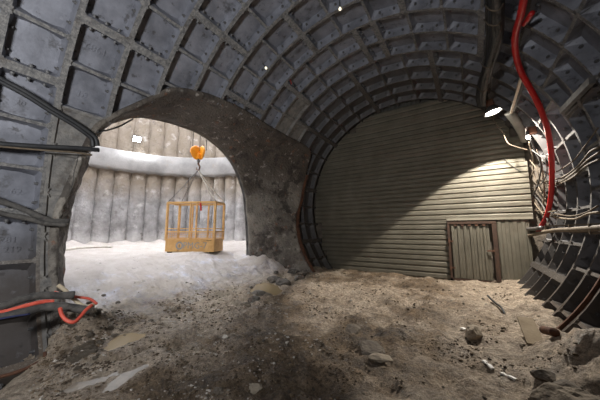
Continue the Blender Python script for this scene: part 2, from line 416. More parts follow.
near_bolts={'wall_right':[],'ceiling':[],'wall_left':[]}
holeX=A_
for nm,(lo,hi) in SECT.items():
    rings=[]
    for k in range(-20,7):
        J=joints(k);bm=bmesh.new();bolts=[]
        # cells belong to the section that holds their middle
        cells=[(a,b) for a,b in zip(J,J[1:]) if b[0]-a[0]>2 and lo<=((a[0]+b[0])/2)<hi]
        if not cells:continue
        for (t0,T0),(t1,T1) in cells:
            fine=False
            if t1>130:
                cs=[inside(y,R*math.sin(rad(t))) for y in(Z0+k*W,Z0+k*W+.19,Z0+k*W+.375,Z0+k*W+.56,Z0+k*W+W) for t in(t0,t0*.75+t1*.25,(t0+t1)/2,t0*.25+t1*.75,t1) if math.cos(rad(t))<0]
                if cs and all(cs):continue
                fine=any(cs)
            D=.20
            if k in FILLED and (t0+t1)/2>163:D=.05
            
            if k in(1,) and 121<(t0+t1)/2<147 or (k==2 and 130<(t0+t1)/2<147):D=.09
            fw=.045 if -8<=k<=-3 else .034
            build_cell(bm,t0,t1,T0,T1,k,D,fine,False,bolts,fw)
        tl,th_=cells[0][0][0],cells[-1][1][0]
        # outer skin behind the pockets
        n=max(1,round((th_-tl)/2.75));A=[]
        for y in [Z0+k*W+W*j/4 for j in range(5)]:
            A.append([bm.verts.new(cylp(rad(tl+(th_-tl)*i/n),y,R+.31)) for i in range(n+1)])
        for r0,r1 in zip(A,A[1:]):
            for i in range(n):
                q=(r0[i],r0[i+1],r1[i+1],r1[i]);c=sum((v.co for v in q),Vector())/4
                if c.x<0 and inside(c.y,c.z,holeX):continue
                f=bm.faces.new(q);f.material_index=1
        ring_o=None
        # nearest bolts are parts of their own, the far ones stay in the casting
        for p,d in bolts:
            v=p-CAM;dep=v.dot(FWD)
            vis=False
            if dep>.3:
                loc=CM.inverted()@v;px=300+F*loc.x/loc.y;py=200-F*loc.z/loc.y
                vis=-5<px<605 and -5<py<330
            if vis and dep<8:near_bolts[nm].append((dep,p,d,k))
            elif k>-9:add_bolt(bm,p,d,3)
        ro=raw('lining_ring',bm,[M_pan,M_flg,M_fill,M_bolt],lining[nm])
        rings.append((k,ro))
    bmb=bmesh.new();add_bolt(bmb,Vector((0,0,0)),Vector((0,0,1)));me=None
    L=sorted(near_bolts[nm],key=lambda q:q[0])
    rd=dict(rings)
    for i,(dep,p,d,k) in enumerate(L):
        if i<100:
            if me is None:
                b0=link('lining_bolt',bmb,M_bolt,rd[k]);me=b0.data;b=b0
            else:
                b=bpy.data.objects.new('lining_bolt',me);COL.objects.link(b);b.parent=rd[k]
            b.location=p;b.rotation_euler=d.to_track_quat('Z','Y').to_euler()
        else:
            bm=bmesh.new();bm.from_mesh(rd[k].data);add_bolt(bm,p,d,3);bm.to_mesh(rd[k].data);bm.free()
    if me is None:bmb.free()

# cast lettering standing proud of the near panels
def letters(txt,px,py,k,th,size,rot,parent,dr=.2,name='cast_lettering',xoff=0):
    cu=bpy.data.curves.new('lt','FONT');cu.body=txt;cu.size=size;cu.extrude=.011;cu.align_x='CENTER';cu.align_y='CENTER'
    cu.resolution_u=2
    t=bpy.data.objects.new('lt',cu);COL.objects.link(t)
    dg=bpy.context.evaluated_depsgraph_get();me=bpy.data.meshes.new_from_object(t.evaluated_get(dg))
    bpy.data.objects.remove(t);bpy.data.curves.remove(cu)
    c=onr(px,py,R+dr);th=math.atan2(c.z,c.x)
    for v in me.vertices:
        x,y=v.co.x,v.co.y
        x,y=x*math.cos(rot)-y*math.sin(rot),x*math.sin(rot)+y*math.cos(rot)
        # x runs along +y of the tunnel, y runs up the wall (angle decreasing on the left side)
        p=cylp(th-y/R,c.y+x,R+dr-.004-v.co.z);v.co=p
    me.materials.clear();me.materials.append(M_pan)
    o=bpy.data.objects.new(name,me);COL.objects.link(o)
    o.parent=parent;return o
WL=[c for c in lining['wall_left'].children];
def ringof(nm,y):
    k=math.floor((y-Z0)/W);return [c for c in lining[nm].children if c.name.startswith('lining_ring')][min(k+20,26)]
for txt,px,py,s,rot,dr in(('1982',96,49,.17,PI,.2),('Б2',83,95,.14,0,.2),('62-',18,192,.14,0,.2),('281',8,240,.13,0,.2),('219',12,250,.13,0,.2),('1961',183,36,.14,PI,.2),('20',20,103,.13,0,.2),('СБ',278,33,.14,0,.2)):
    c=onr(px,py,R+dr);nm='wall_left' if math.degrees(math.atan2(c.z,c.x))%360>142 else 'ceiling'
    letters(txt,px,py,0,0,s,rot,ringof(nm,c.y),dr)

# ------------------------------------------------------------------ concrete throat of the side opening
def cylx(z,r): return -math.sqrt(max(r*r-z*z,.01))
bm=bmesh.new();rows=[]
A1=outset(A_,.02)
def P3(P,r): return [Vector((cylx(z,r),y,z)) for y,z in P]
rows.append(P3(outset(A_,.12),R+.27));rows.append(P3(outset(A_,.10),R+.02));rows.append(P3(outset(A_,.05),R-.025));
a3=P3(A_,R-.02);b3=[Vector((-5.2,y,z)) for y,z in B_]
for s in [0,.03,.07,.12,.18,.24,.3,.36,.42,.48,.54,.6,.66,.72,.78,.84,.9,.95,1]:
    row=[]
    for i,(a,b) in enumerate(zip(a3,b3)):
        e=s
        p=a.lerp(b,e)
        # the shoulder swells inwards before it reaches the far rim
        sw=math.sin(PI*s)*.10*(1 if i>NA*.4 else .4)
        cen=Vector((p.x,4.9,-.5));p=p+(cen-p).normalized()*sw
        amp=.07*min(1,s*6)*min(1,(1-s)*6+.35)
        p=p+Vector((noise.noise(p*1.7),noise.noise(p*1.7+Vector((7,0,0))),noise.noise(p*1.7+Vector((0,7,0)))))*amp*1.5+Vector((0,1,1))*noise.noise(Vector((p.x*3,p.y*6,p.z*6)))*amp*.55-Vector((0,1,.3))*abs(noise.noise(p*2.6))*amp*.8
        row.append(p)
    rows.append(row)
rows.append([p+Vector((-.12,(p.y-4.7)*.02,(p.z+.3)*.03)) for p in rows[-1]])
rows.append([Vector((-5.6,4.7+(b.y-4.7)*1.12,-.3+(b.z+.3)*1.15)) for b in b3])
V=[[bm.verts.new(p) for p in r] for r in rows]
for a,b in zip(V,V[1:]):
    for i in range(NA):bm.faces.new((a[i],a[i+1],b[i+1],b[i]))
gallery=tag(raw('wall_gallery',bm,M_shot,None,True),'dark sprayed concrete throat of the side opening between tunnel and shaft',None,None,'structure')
# rusty rim and stains of bare steel on the pillar
bm=bmesh.new()
prev=None
rim=[(9.16,1.4),(9.12,.9),(9.08,.3),(8.86,-.2),(8.66,-.8),(8.56,-1.4),(8.52,-2.1),(8.5,-2.6)]
Q=[(Vector((cylx(z,R-.04),y,z)),Vector((cylx(z,R-.06),y+.13,z))) for y,z in rim]
for (a,b),(c,d) in zip(Q,Q[1:]):
    for s in (0,):
        vs=[bm.verts.new(p) for p in(a,b,d,c)]+[bm.verts.new(p+Vector((-.1,0,0))) for p in(a,b,d,c)]
        for f in((0,1,2,3),(7,6,5,4),(0,4,5,1),(1,5,6,2),(2,6,7,3),(3,7,4,0)):bm.faces.new([vs[i] for i in f])
bmesh.ops.remove_doubles(bm,verts=bm.verts[:],dist=.002)
link('edge_strip',bm,M_rust,gallery)['label']='rusty steel edge strip'

# ------------------------------------------------------------------ shaft
SC=Vector((-9,4.7,0));SR=7.0
shaft=tag(empty('wall_shaft',SC),'pale round shaft wall of concrete piles with a ring beam',None,None,'structure')
a0,a1=rad(57.5),rad(302.5)
npile=36
def pile(name,ang,z0,z1,r,mt,amp,rr):
    bm=bmesh.new();c=Vector((math.cos(ang)*(SR+rr),math.sin(ang)*(SR+rr),0));rows=[]
    nz=round((z1-z0)/.17)
    sd=Vector((ang*13,0,0))
    for j in range(nz+1):
        z=z0+(z1-z0)*j/nz;row=[]
        for i in range(13):
            t=ang+PI+(-1+2*i/12)*rad(100)
            q=Vector((math.cos(t),math.sin(t),0))
            n=amp*(noise.noise(Vector((q.x*1.5,q.y*1.5,z*1.2))+sd)+.6*noise.noise(Vector((q.x*3,q.y*3,z*5))+sd)+.25*abs(math.sin(z*13+ang*4)))
            row.append(bm.verts.new(c+q*(r+n)+Vector((0,0,z))))
        rows.append(row)
    for a,b in zip(rows,rows[1:]):
        for i in range(12):bm.faces.new((a[i],a[i+1],b[i+1],b[i]))
    return raw(name,bm,mt,shaft,True)
for i in range(npile):
    ang=a0+(a1-a0)*(i+.5)/npile
    pile('concrete_pile',ang,-2.4,2.75,.50,M_pile,.055,.40)
for i in range(npile):
    ang=a0+(a1-a0)*(i+.5)/npile
    pile('upper_pile',ang,3.9,9.4,.56,M_pile,.04,.62)
# backing behind the piles
bm=bmesh.new()
n=60
for z0,z1 in((-3,9.4),):
    A=[bm.verts.new((math.cos(a0+(a1-a0)*i/n)*(SR+.45),math.sin(a0+(a1-a0)*i/n)*(SR+.45),z0)) for i in range(n+1)]
    B=[bm.verts.new((v.co.x,v.co.y,z1)) for v in A]
    for i in range(n):bm.faces.new((A[i],A[i+1],B[i+1],B[i]))
raw('shaft_backing',bm,M_pile,shaft,True)
# ring beam with ragged underside
bm=bmesh.new();rows=[]
n=260
for pr,pz in((SR+.5,2.66),(SR+.1,2.66),(SR-.28,2.68),(SR-.32,2.8),(SR-.30,3.3),(SR-.28,3.86),(SR-.22,3.92),(SR+.5,3.96)):
    row=[]
    for i in range(n+1):
        t=a0+(a1-a0)*i/n
        q=Vector((math.cos(t),math.sin(t),0));dr=.05*noise.noise(Vector((q.x*5,q.y*5,pz*2)));dz=0
        if pz<2.8:dz=-.10*abs(noise.fractal(Vector((q.x*14,q.y*14,0)),1,2,3))
        row.append(bm.verts.new(q*(pr+dr)+Vector((0,0,pz+dz))))
    rows.append(row)
for a,b in zip(rows,rows[1:]):
    for i in range(n):bm.faces.new((a[i],a[i+1],b[i+1],b[i]))
raw('ring_beam',bm,M_beam,shaft,True)['label']='smooth pale ring beam with a ragged underside'
# near side of the shaft, with the hole of the gallery
bm=bmesh.new()
o_=[];X=-5.45
for i,(y,z) in enumerate(B_):
    s=i/NA
    o_.append((y,z))
outer=[]
for (y,z) in B_:
    dy,dz=y-4.7,z+.5
    k=min((7.2/abs(dy)) if abs(dy)>1e-6 else 1e9,(10/abs(dz)) if abs(dz)>1e-6 else 1e9)
    outer.append((4.7+dy*k,max(-3.1,-.5+dz*k)))
I=[bm.verts.new((X-SC.x,4.7+(y-4.7)*1.02-SC.y,-.5+(z+.5)*1.02)) for y,z in B_];O=[bm.verts.new((X-SC.x,y-SC.y,z)) for y,z in outer]
for i in range(NA):bm.faces.new((I[i],I[i+1],O[i+1],O[i]))
raw('near_wall',bm,M_pile,shaft)

# ------------------------------------------------------------------ far bulkhead of corrugated sheets
EY=10.46
endw=tag(empty('wall_end',(0,EY,0)),'cream corrugated metal bulkhead closing the far end of the tunnel',None,None,'structure')
def corr(name,x0,x1,z0,z1,pitch,amp,vert,mt,parent,y=0,clip=None,tilt=0,lab=None):
    """trapezoid corrugated sheet in the plane of the end wall (local coordinates)"""
    bm=bmesh.new();span=(x1-x0) if vert else (z1-z0);n=max(1,round(span/pitch));pr=[]
    for i in range(n):
        for s,h in (((0,0),(.12,1),(.5,1),(.62,0)) if vert else ((0,0),(.10,.35),(.2,1),(.75,.92),(.9,.35))):pr.append((( i+s)/n,h))
    pr.append((1,0))
    m=30 if clip else 2
    rows=[]
    for s,h in pr:
        row=[]
        for j in range(m+1):
            t=j/m
            if vert:x=x0+(x1-x0)*s;z=z0+(z1-z0)*t
            else:z=z0+(z1-z0)*s;x=x0+(x1-x0)*t
            if clip:
                # the sheet is trimmed to the round of the tunnel
                rmax=clip
                if vert:
                    zt=math.sqrt(max(rmax**2-x*x,0));z=z0+(min(z1,zt)-z0)*t
                else:
                    xt=math.sqrt(max(rmax**2-z*z,0.0));xa=max(x0,-xt);xb=min(x1,xt)
                    if xb<=xa+.02:xb=xa+.02
                    x=xa+(xb-xa)*t
            row.append(bm.verts.new((x,y-amp*h+.012*noise.noise(Vector((x*.7,z*.7,y*30))),z+tilt*x)))
        rows.append(row)
    for a,b in zip(rows,rows[1:]):
        for j in range(m):bm.faces.new((a[j],a[j+1],b[j+1],b[j]))
    geom=bm.faces[:]
    r=bmesh.ops.solidify(bm,geom=geom,thickness=.004)
    o=link(name,bm,mt,parent);
    if lab:o['label']=lab
    return o
# horizontal sheets, bottom to top; each is a little off from its neighbour
sheets=[(-3.45,1.36,-2.72,-1.9,0),(-3.7,1.36,-1.92,-.62,-.006),(-4.02,3.66,-.66,.28,-.02),(-4.0,3.66,.26,1.14,-.034),(-3.85,3.62,1.12,2.0,-.02),(-3.6,3.3,1.98,2.72,-.034),(-3.1,3.2,2.70,3.36,-.02)]
for i,(x0,x1,z0,z1,y) in enumerate(sheets):
    corr('corrugated_sheet',x0,x1,z0,z1,.19,.04,False,M_sheet,endw,y,4.1 if i>1 else 4.3)
corr('corrugated_sheet',-1.9,3.1,3.3,3.95,.19,.04,False,M_sheet,endw,-.036,4.1,.0)
corr('top_sheet',-1.75,1.9,3.1,4.25,.16,.03,True,M_sheetd,endw,.06,4.2,lab='dull upright corrugated sheet at the crown')
corr('side_panel',2.76,3.55,-2.8,-.60,.2,.02,True,M_sheet,endw,-.02,lab='upright corrugated panel beside the door')
bm=bmesh.new();box(bm,(0,.15,0),(.1,.1,.1));bm.free()
# top ledge flashing above the door panels, backing board
bm=bmesh.new();box(bm,(2.5,-.05,-.64),(2.3,.05,.07));link('flashing',bm,M_sheet,endw)
bm=bmesh.new()
n=48;A=[bm.verts.new((4.33*math.cos(2*PI*i/n),.16,4.33*math.sin(2*PI*i/n))) for i in range(n)]
bm.faces.new(A);rr=bmesh.ops.extrude_face_region(bm,geom=bm.faces[:]);
for v in [g for g in rr['geom'] if isinstance(g,bmesh.types.BMVert)]:v.co.y+=.1
link('backing_wall',bm,M_stoned,endw)
# end door
DX0,DX1,DZ0,DZ1=1.36,2.74,-2.72,-.72
door=tag(empty('door_1',((DX0+DX1)/2,EY-.05,DZ0)),'low corrugated metal door in a rusty frame at the foot of the far bulkhead',None,None,'structure')
w=DX1-DX0;h=DZ1-DZ0
bm=bmesh.new()
box(bm,(-w/2+.035,-.02,h/2),(.07,.1,h));box(bm,(w/2-.06,-.02,h/2),(.12,.1,h));box(bm,(0,-.02,h-.04),(w,.11,.08));box(bm,(0,-.02,.04),(w,.1,.08))
link('door_frame',bm,M_frame,door)['label']='rusty angle iron frame'
corr('door_leaf',-w/2+.10,w/2-.2,.1,h-.12,.17,.035,True,M_sheet,door,-.01)
bm=bmesh.new()
for i in range(5):box(bm,(-w/2+.25+i*.2,-.05,h-.13),(.09,.03,.05),bev=.008)
link('clamp_tab',bm,M_rust,door)
for z in(.35,h-.75):
    bm=bmesh.new();cyl(bm,(-w/2+.02,-.09,z),(-w/2+.02,-.09,z+.16),.025,10);box(bm,(-w/2+.08,-.085,z+.08),(.16,.015,.05));link('hinge',bm,M_rust,door)
bm=bmesh.new();box(bm,(w/2-.2,-.085,h*.52),(.2,.03,.05));cyl(bm,(w/2-.27,-.07,h*.52),(w/2-.27,-.13,h*.52),.014,8);link('latch',bm,M_rust,door)
# unseen closure added behind the camera to keep sky light out
bm=bmesh.new();n=40;A=[bm.verts.new((4.36*math.cos(2*PI*i/n),-9.35,4.36*math.sin(2*PI*i/n))) for i in range(n)];bm.faces.new(A)
tag(raw('wall_rear_added',bm,M_shot),'plain concrete wall added behind the viewpoint to shut out sky light',None,None,'structure')
exec_marks=None
# ------------------------------------------------------------------ man basket in the shaft
bp=[on(165,252,2,-1.84),on(213.5,252.5,2,-1.84)]
ex=(bp[1]-bp[0]);BL=ex.length;ex.normalize();ey=Vector((-ex.y,ex.x,0));BD=.80;BH=1.93
rz=math.atan2(ex.y,ex.x)
bz=min(gh(*(bp[0]+ex*BL*s+ey*BD*t).xy) for s in(0,.5,1) for t in(0,1))+.04
bas=tag(empty('man_basket',(bp[0].x,bp[0].y,bz+.02),rz),'yellow steel man basket with tubular rails standing on the pale shaft floor','basket')
bm=bmesh.new()
th=.47
box(bm,(BL/2,0,th/2+.04),(BL,.03,th),bev=.006);box(bm,(BL/2,BD,th/2+.04),(BL,.03,th),bev=.006);box(bm,(0,BD/2,th/2+.04),(.03,BD,th),bev=.006);box(bm,(BL,BD/2,th/2+.04),(.03,BD,th),bev=.006)
box(bm,(BL/2,BD/2,.06),(BL,BD,.04));box(bm,(BL/2,-.01,th+.04),(BL+.06,.07,.05));box(bm,(BL/2,BD,th+.04),(BL+.06,.07,.05));box(bm,(0,BD/2,th+.04),(.06,BD,.05));box(bm,(BL,BD/2,th+.04),(.06,BD,.05))
link('tray',bm,M_yel,bas)
for x,y in((0,0),(BL,0),(0,BD),(BL,BD)):
    bm=bmesh.new();bar(bm,(x,y,th),(x,y,BH),.075);link('corner_post',bm,M_yel,bas)
for x in(BL*.49,BL*.62):
    bm=bmesh.new();bar(bm,(x,0,th),(x,0,BH),.05);link('middle_post',bm,M_yel,bas)
for x in (BL*.3,BL*.66):
    bm=bmesh.new();bar(bm,(x,BD,th),(x,BD,BH),.05);link('middle_post',bm,M_yel,bas)
for z,t in((BH,.075),(.80,.06),(.92,.03)):
    for a,b in(((0,0),(BL,0)),((0,BD),(BL,BD)),((0,0),(0,BD)),((BL,0),(BL,BD))):
        bm=bmesh.new();bar(bm,(*a,z),(*b,z),t);link('rail',bm,M_yel,bas)
def meshpanel(a,b,z0,z1,n,m):
    bm=bmesh.new();a=Vector(a);b=Vector(b)
    for i in range(n+1):
        p=a.lerp(b,i/n);bar(bm,(p.x,p.y,z0),(p.x,p.y,z1),.008)
    for j in range(m+1):
        z=z0+(z1-z0)*j/m;bar(bm,(a.x,a.y,z),(b.x,b.y,z),.008)
    link('mesh_panel',bm,M_yel,bas)
meshpanel((0,0,0),(BL,0,0),.5,.8,26,4);meshpanel((0,BD,0),(BL,BD,0),.5,.8,26,4);meshpanel((0,0,0),(0,BD,0),.5,.8,13,4);meshpanel((BL,0,0),(BL,BD,0),.5,.8,13,4)
for x in(.12,BL-.12):
    for y in(.1,BD-.1):
        bm=bmesh.new();box(bm,(x,y,.02),(.14,.12,.05));link('foot',bm,M_dark,bas)
def flat_text(txt,size,parent,loc,mt,name,ext=.003):
    cu=bpy.data.curves.new('ft','FONT');cu.body=txt;cu.size=size;cu.extrude=ext;cu.align_x='CENTER';cu.align_y='CENTER';cu.resolution_u=2
    t=bpy.data.objects.new('ft',cu);COL.objects.link(t);dg=bpy.context.evaluated_depsgraph_get();me=bpy.data.meshes.new_from_object(t.evaluated_get(dg))
    bpy.data.objects.remove(t);bpy.data.curves.remove(cu)
    me.transform(Matrix.Rotation(PI/2,4,'X'));me.materials.clear();me.materials.append(mt)
    o=bpy.data.objects.new(name,me);COL.objects.link(o);o.parent=parent;o.location=loc;return o
flat_text('PMG-7',.34,bas,(BL*.62,-.02,.27),M_ltr,'stencil_lettering')
bm=bmesh.new();lathe(bm,[(.09,0),(.155,0),(.155,.004),(.09,.004),(.09,0)],(BL*.30,-.016,.27),(0,-1,0),20);bar(bm,(BL*.30,-.019,.21),(BL*.30,-.019,.33),.05,.004);link('round_emblem',bm,M_ltr,bas)
bm=bmesh.new();box(bm,(BL*.9,.0,.50),(.22,.05,.06),bev=.01);link('gate_bolt',bm,M_dark,bas)
bm=bmesh.new();bar(bm,(BL*.70,-.04,1.9),(BL*.72,-.04,1.6),.05);link('red_tag',bm,M_red,bas)['label']='small red tag hung on the rail'
# crane block, hook, ropes, slings
ctr=bp[0]+ex*BL*.5+ey*BD*.5
dblk=(ctr-CAM).dot(FWD)
hb=depth(199,152,dblk)
blk=tag(empty('crane_hook_block',hb),'orange crane hook block hanging from wire ropes above the yellow basket','hook block')
ca=(CM@Vector((1,0,0)));ca.z=0;ca.normalize();ax=Vector((-ca.y,ca.x,0))
for s in(-1,1):
    bm=bmesh.new();lathe(bm,[(0,-.06),(.26,-.06),(.31,-.03),(.31,.03),(.26,.06),(0,.06)],ca*.135*s+ax*.02*s,(ca*.75*s+ax*.75).normalized(),20)
    for v in bm.verts:
        if v.co.z<-.1:v.co.x*=.9;v.co.y*=.9;v.co.z*=1.25
    link('sheave_guard',bm,M_hook,blk,True)
bm=bmesh.new();box(bm,(0,0,-.22),(.2,.2,.3),bev=.03);link('yoke',bm,M_hook,blk)
bm=bmesh.new();cyl(bm,(0,0,-.34),(0,0,-.55),.05,10);cyl(bm,(0,0,-.42),(0,0,-.48),.09,12);link('swivel',bm,M_steel,blk)
bm=bmesh.new();tube(bm,[(0,0,-.52),(.0,0,-.62),(.10,0,-.72),(.12,0,-.84),(.02,0,-.93),(-.10,0,-.86),(-.12,0,-.76)],(.05,.02),8);link('hook',bm,M_rust,blk,True)
for k,dx in enumerate((-.26,0.02,.28)):
    bm=bmesh.new();tube(bm,[hb+ca*dx+Vector((0,0,.05)),hb+ca*dx*.9+Vector((0,0,9))],.014,6,smooth=False)
    tag(link('wire_rope',bm,M_dark if k!=1 else M_steel,None,True),['steel wire rope leading up from the left of the orange hook block','steel wire rope leading up from the middle of the orange hook block','steel wire rope leading up from the right of the orange hook block'][k],'rope','ropes above the hook block')
blk.scale=(.76,.76,.8)
hk=hb+Vector((0,0,-.92*.8))
Mb=Matrix.Translation(bas.location)@Matrix.Rotation(rz,4,'Z')
corn=[Mb@Vector((x,y,BH+.03)) for x,y in((0,0),(BL,0),(BL,BD),(0,BD))]
nmz=['front left','front right','back right','back left']
for q,nz in zip(corn,nmz):
    cable('lifting_sling',[hk,hk.lerp(q,.5)+Vector((0,0,-.02)),q],.014 if 'left' in nz else .024,M_steel if 'left' in nz else M_pale,'lifting sling from the crane hook to the %s corner of the yellow basket'%nz,'sling','slings of the basket',6)
# ------------------------------------------------------------------ floodlight and hanging bits in the shaft
def orient(v): return v.to_track_quat('-Z','Y').to_euler()
# point where the sight line of pixel meets the upper pile ring
def onshaft(px,py,r):
    v=dirv(px,py);cx,cy=CAM.x-SC.x,CAM.y-SC.y;a=v.x**2+v.y**2;b=2*(v.x*cx+v.y*cy);c=cx*cx+cy*cy-r*r
    return CAM+v*((-b+math.sqrt(b*b-4*a*c))/(2*a))
fl=onshaft(137,139,SR-.25)
fd=(Vector((-8.0,5.6,-2.6))-fl).normalized()
flo=tag(empty('floodlight',fl),'small bright floodlight fixed above the ring beam of the shaft','floodlight')
flo.rotation_euler=orient(fd)
bm=bmesh.new();box(bm,(0,0,.05),(.46,.40,.1),bev=.02);link('housing',bm,M_dark,flo)
bm=bmesh.new();box(bm,(0,0,-.008),(.40,.34,.012));link('lens',bm,M_glow2,flo)
bm=bmesh.new();bar(bm,(-.25,0,.05),(-.25,0,.3),.03);bar(bm,(.25,0,.05),(.25,0,.3),.03);bar(bm,(-.25,0,.3),(.25,0,.3),.03);link('bracket',bm,M_steel,flo)
def lamp(name,kind,loc,energy,color,size=.1,rot=None,spot=None,blend=.2):
    l=bpy.data.lights.new(name,kind);l.energy=energy;l.color=color
    if kind=='AREA':l.shape='DISK';l.size=size
    else:l.shadow_soft_size=size
    if kind=='SPOT':l.spot_size=spot;l.spot_blend=blend
    o=bpy.data.objects.new(name,l);COL.objects.link(o);o.location=loc
    if rot:o.rotation_euler=rot
    return o
lamp('floodlight_beam','SPOT',fl+fd*.03,900,(.9,.95,1),.12,orient(fd),rad(150),.6)

# ------------------------------------------------------------------ lamps in the tunnel
# dome lamp hanging at the bulkhead
lp=on(493,112,1,8.9)
ldir=Vector((.22,.0,-1)).normalized()
pl=tag(empty('dome_lamp',lp),'lit dome lamp hanging from the vault in front of the corrugated bulkhead','lamp')
pl.rotation_euler=orient(ldir)
bm=bmesh.new();lathe(bm,[(.21,-.02),(.215,-.02),(.19,.07),(.11,.15),(.07,.19),(0.001,.19),(.001,.185),(.065,.185),(.105,.145),(.182,.068),(.21,-.02)],(0,0,0),(0,0,1),24);link('shade',bm,M_steel,pl,True)
bm=bmesh.new();lathe(bm,[(.001,-.045),(.10,-.035),(.17,-.01),(.18,.01),(.001,.02)],(0,0,0),(0,0,1),20);link('bulb_glass',bm,M_glow,pl,True)
bm=bmesh.new();box(bm,(0,0,.28),(.2,.17,.2),bev=.02);link('ballast_box',bm,M_rust,pl)
bm=bmesh.new();cyl(bm,(0,0,.36),(-.02,.0,.62),.02,8);link('hanger',bm,M_steel,pl)
lamp('dome_lamp_beam','SPOT',lp+ldir*.09,1900,(1,.94,.85),.05,orient(Vector((.097,.0,-1)).normalized()),rad(111),.06)
# small lamp in the cables at the right edge of the bulkhead
sp=onr(528,137,3.55)
sl=tag(empty('work_lamp',sp),'small lit work lamp among cables at the right edge of the bulkhead','lamp')
bm=bmesh.new();lathe(bm,[(.001,-.06),(.03,-.05),(.045,-.01),(.035,.03),(.001,.04)],(0,0,0),(0,0,1),12);link('bulb_glass',bm,M_glow,sl,True)
bm=bmesh.new();cyl(bm,(0,0,.03),(0,0,.14),.035,10);link('socket',bm,M_dark,sl)
bm=bmesh.new();box(bm,(.08,.05,.16),(.2,.12,.18),bev=.02);link('junction_box',bm,M_rust,sl)
lamp('work_lamp_light','POINT',sp+Vector((-.04,-.06,-.08)),9,(1,.9,.75),.05)
# two tiny hanging bulbs in the lining
for (px,py,lab) in((340,9,'tiny pale bulb hanging from the crown lining, nearer the top edge'),(266,68,'tiny pale bulb on the left haunch above the side opening')):
    c=onr(px,py,R-.06);t=empty('hanging_bulb',c);tag(t,lab,'bulb','tiny hanging bulbs')
    out=Vector((c.x,0,c.z)).normalized()
    bm=bmesh.new();lathe(bm,[(.001,-.04),(.03,-.02),(.032,.01),(.018,.04),(.001,.05)],(0,0,0),out,10);link('glass',bm,M_bulb,t,True)
    bm=bmesh.new();cyl(bm,out*.04,out*.22,.012,6);link('stem',bm,M_dark,t)
# tripod work light standing behind the viewpoint
wp=Vector((1.0,-2.0,0));wp.z=gh(wp.x,wp.y);wz=2.5
f=tag(empty('tripod_light',wp),'tripod work light standing on the mud behind the viewpoint','work light')
hd=Vector((0,0,wz));d=Vector((-.78,.40,.60)).normalized()
for a in(90,210,330):
    bm=bmesh.new();bar(bm,(0,0,.9),(.55*math.cos(rad(a)),.55*math.sin(rad(a)),.0),.03);link('leg',bm,M_steel,f)
bm=bmesh.new();cyl(bm,(0,0,.6),(0,-.12,wz-.1),.02,8);link('pole',bm,M_steel,f)
Mh=Matrix.Translation(hd)@d.to_track_quat('-Z','Y').to_matrix().to_4x4()
bm=bmesh.new();box(bm,(0,0,.09),(.84,.84,.1),bev=.02);bmesh.ops.transform(bm,matrix=Mh,verts=bm.verts[:]);link('housing',bm,M_dark,f)
bm=bmesh.new();box(bm,(0,0,.03),(.76,.76,.01));bmesh.ops.transform(bm,matrix=Mh,verts=bm.verts[:]);link('lens',bm,M_lens,f)
lamp('tripod_light_beam','AREA',wp+hd+d*.02,WORK,(.95,.97,1),.75,orient(d))

# ------------------------------------------------------------------ hoses, cables, pipes
def R_(pts,r): return [onr(a,b,r) for a,b in pts]
hose=cable('red_hose',R_([(531,-40),(526,-12),(521,14),(515.5,34),(515.5,52),(521,72),(531,90),(540,108),(547,128),(551,150),(552,172),(551.5,192),(549,208),(545,220),(540,228),(538,232)],3.78),.052,M_red,'thick bright red hose curving down the right side of the lining','hose',seg=14)
cable('red_hose_stub',R_([(532,13),(528,19),(524,24)],3.86),.04,M_red,'short red hose stub in shade beside the top of the red hose','hose',seg=10)
# thick black bundle falling from the crown to the dome lamp
bundle=[(493,-40),(494,-10),(495,20),(494,42),(489,62),(484,82),(481,98),(482,105)]
bt=tag(empty('cable_bundle',onr(494,20,3.7)),'thick black cable bundle tied with wire hanging from the crown beside the red hose','cable bundle')
bt_loc=bt.location.copy()
for i,(dx,r,rr) in enumerate(((-5.5,.05,3.74),(-2.5,.055,3.68),(.5,.06,3.7),(3.5,.055,3.72),(6,.05,3.66),(-1,.045,3.56),(3,.045,3.58),(7.5,.03,3.7),(-7.5,.025,3.7))):
    P=[onr(x+dx*(1 if y<55 else .55)+1.0*math.sin(y*.09+i*2),y,rr)-bt_loc for x,y in bundle]
    bm=bmesh.new();tube(bm,P,r,8,.1)
    link('cable',bm,M_dark if i%3 else M_dusty,bt,True)
for j,(x,y,w_) in enumerate(((494,9,9.5),(493,24,9),(487,66,7),(483,90,6))):
    P=[onr(x-w_,y-4,3.66)-bt_loc,onr(x-w_*.4,y+1,3.46)-bt_loc,onr(x+w_*.5,y+1,3.46)-bt_loc,onr(x+w_,y-6,3.66)-bt_loc]
    bm=bmesh.new();tube(bm,P,.011,6);link('tie_wire',bm,M_wire,bt,True)
# thin drooping wire loop from the dome lamp
cable('lamp_lead',[onr(497,104,3.9)]+[on(x,y,1,9.6) for x,y in((493,118),(503,133),(508,143),(517,147),(528,150))],.012,M_wire,'thin pale wire drooping from the dome lamp across the bulkhead','wire',seg=6)
cable('black_wire',[on(x,y,1,EY-.12) for x,y in((503,158),(512,166),(521,172))],.01,M_dark,'short black wire slanting over the lit corrugated sheets','wire',seg=6)
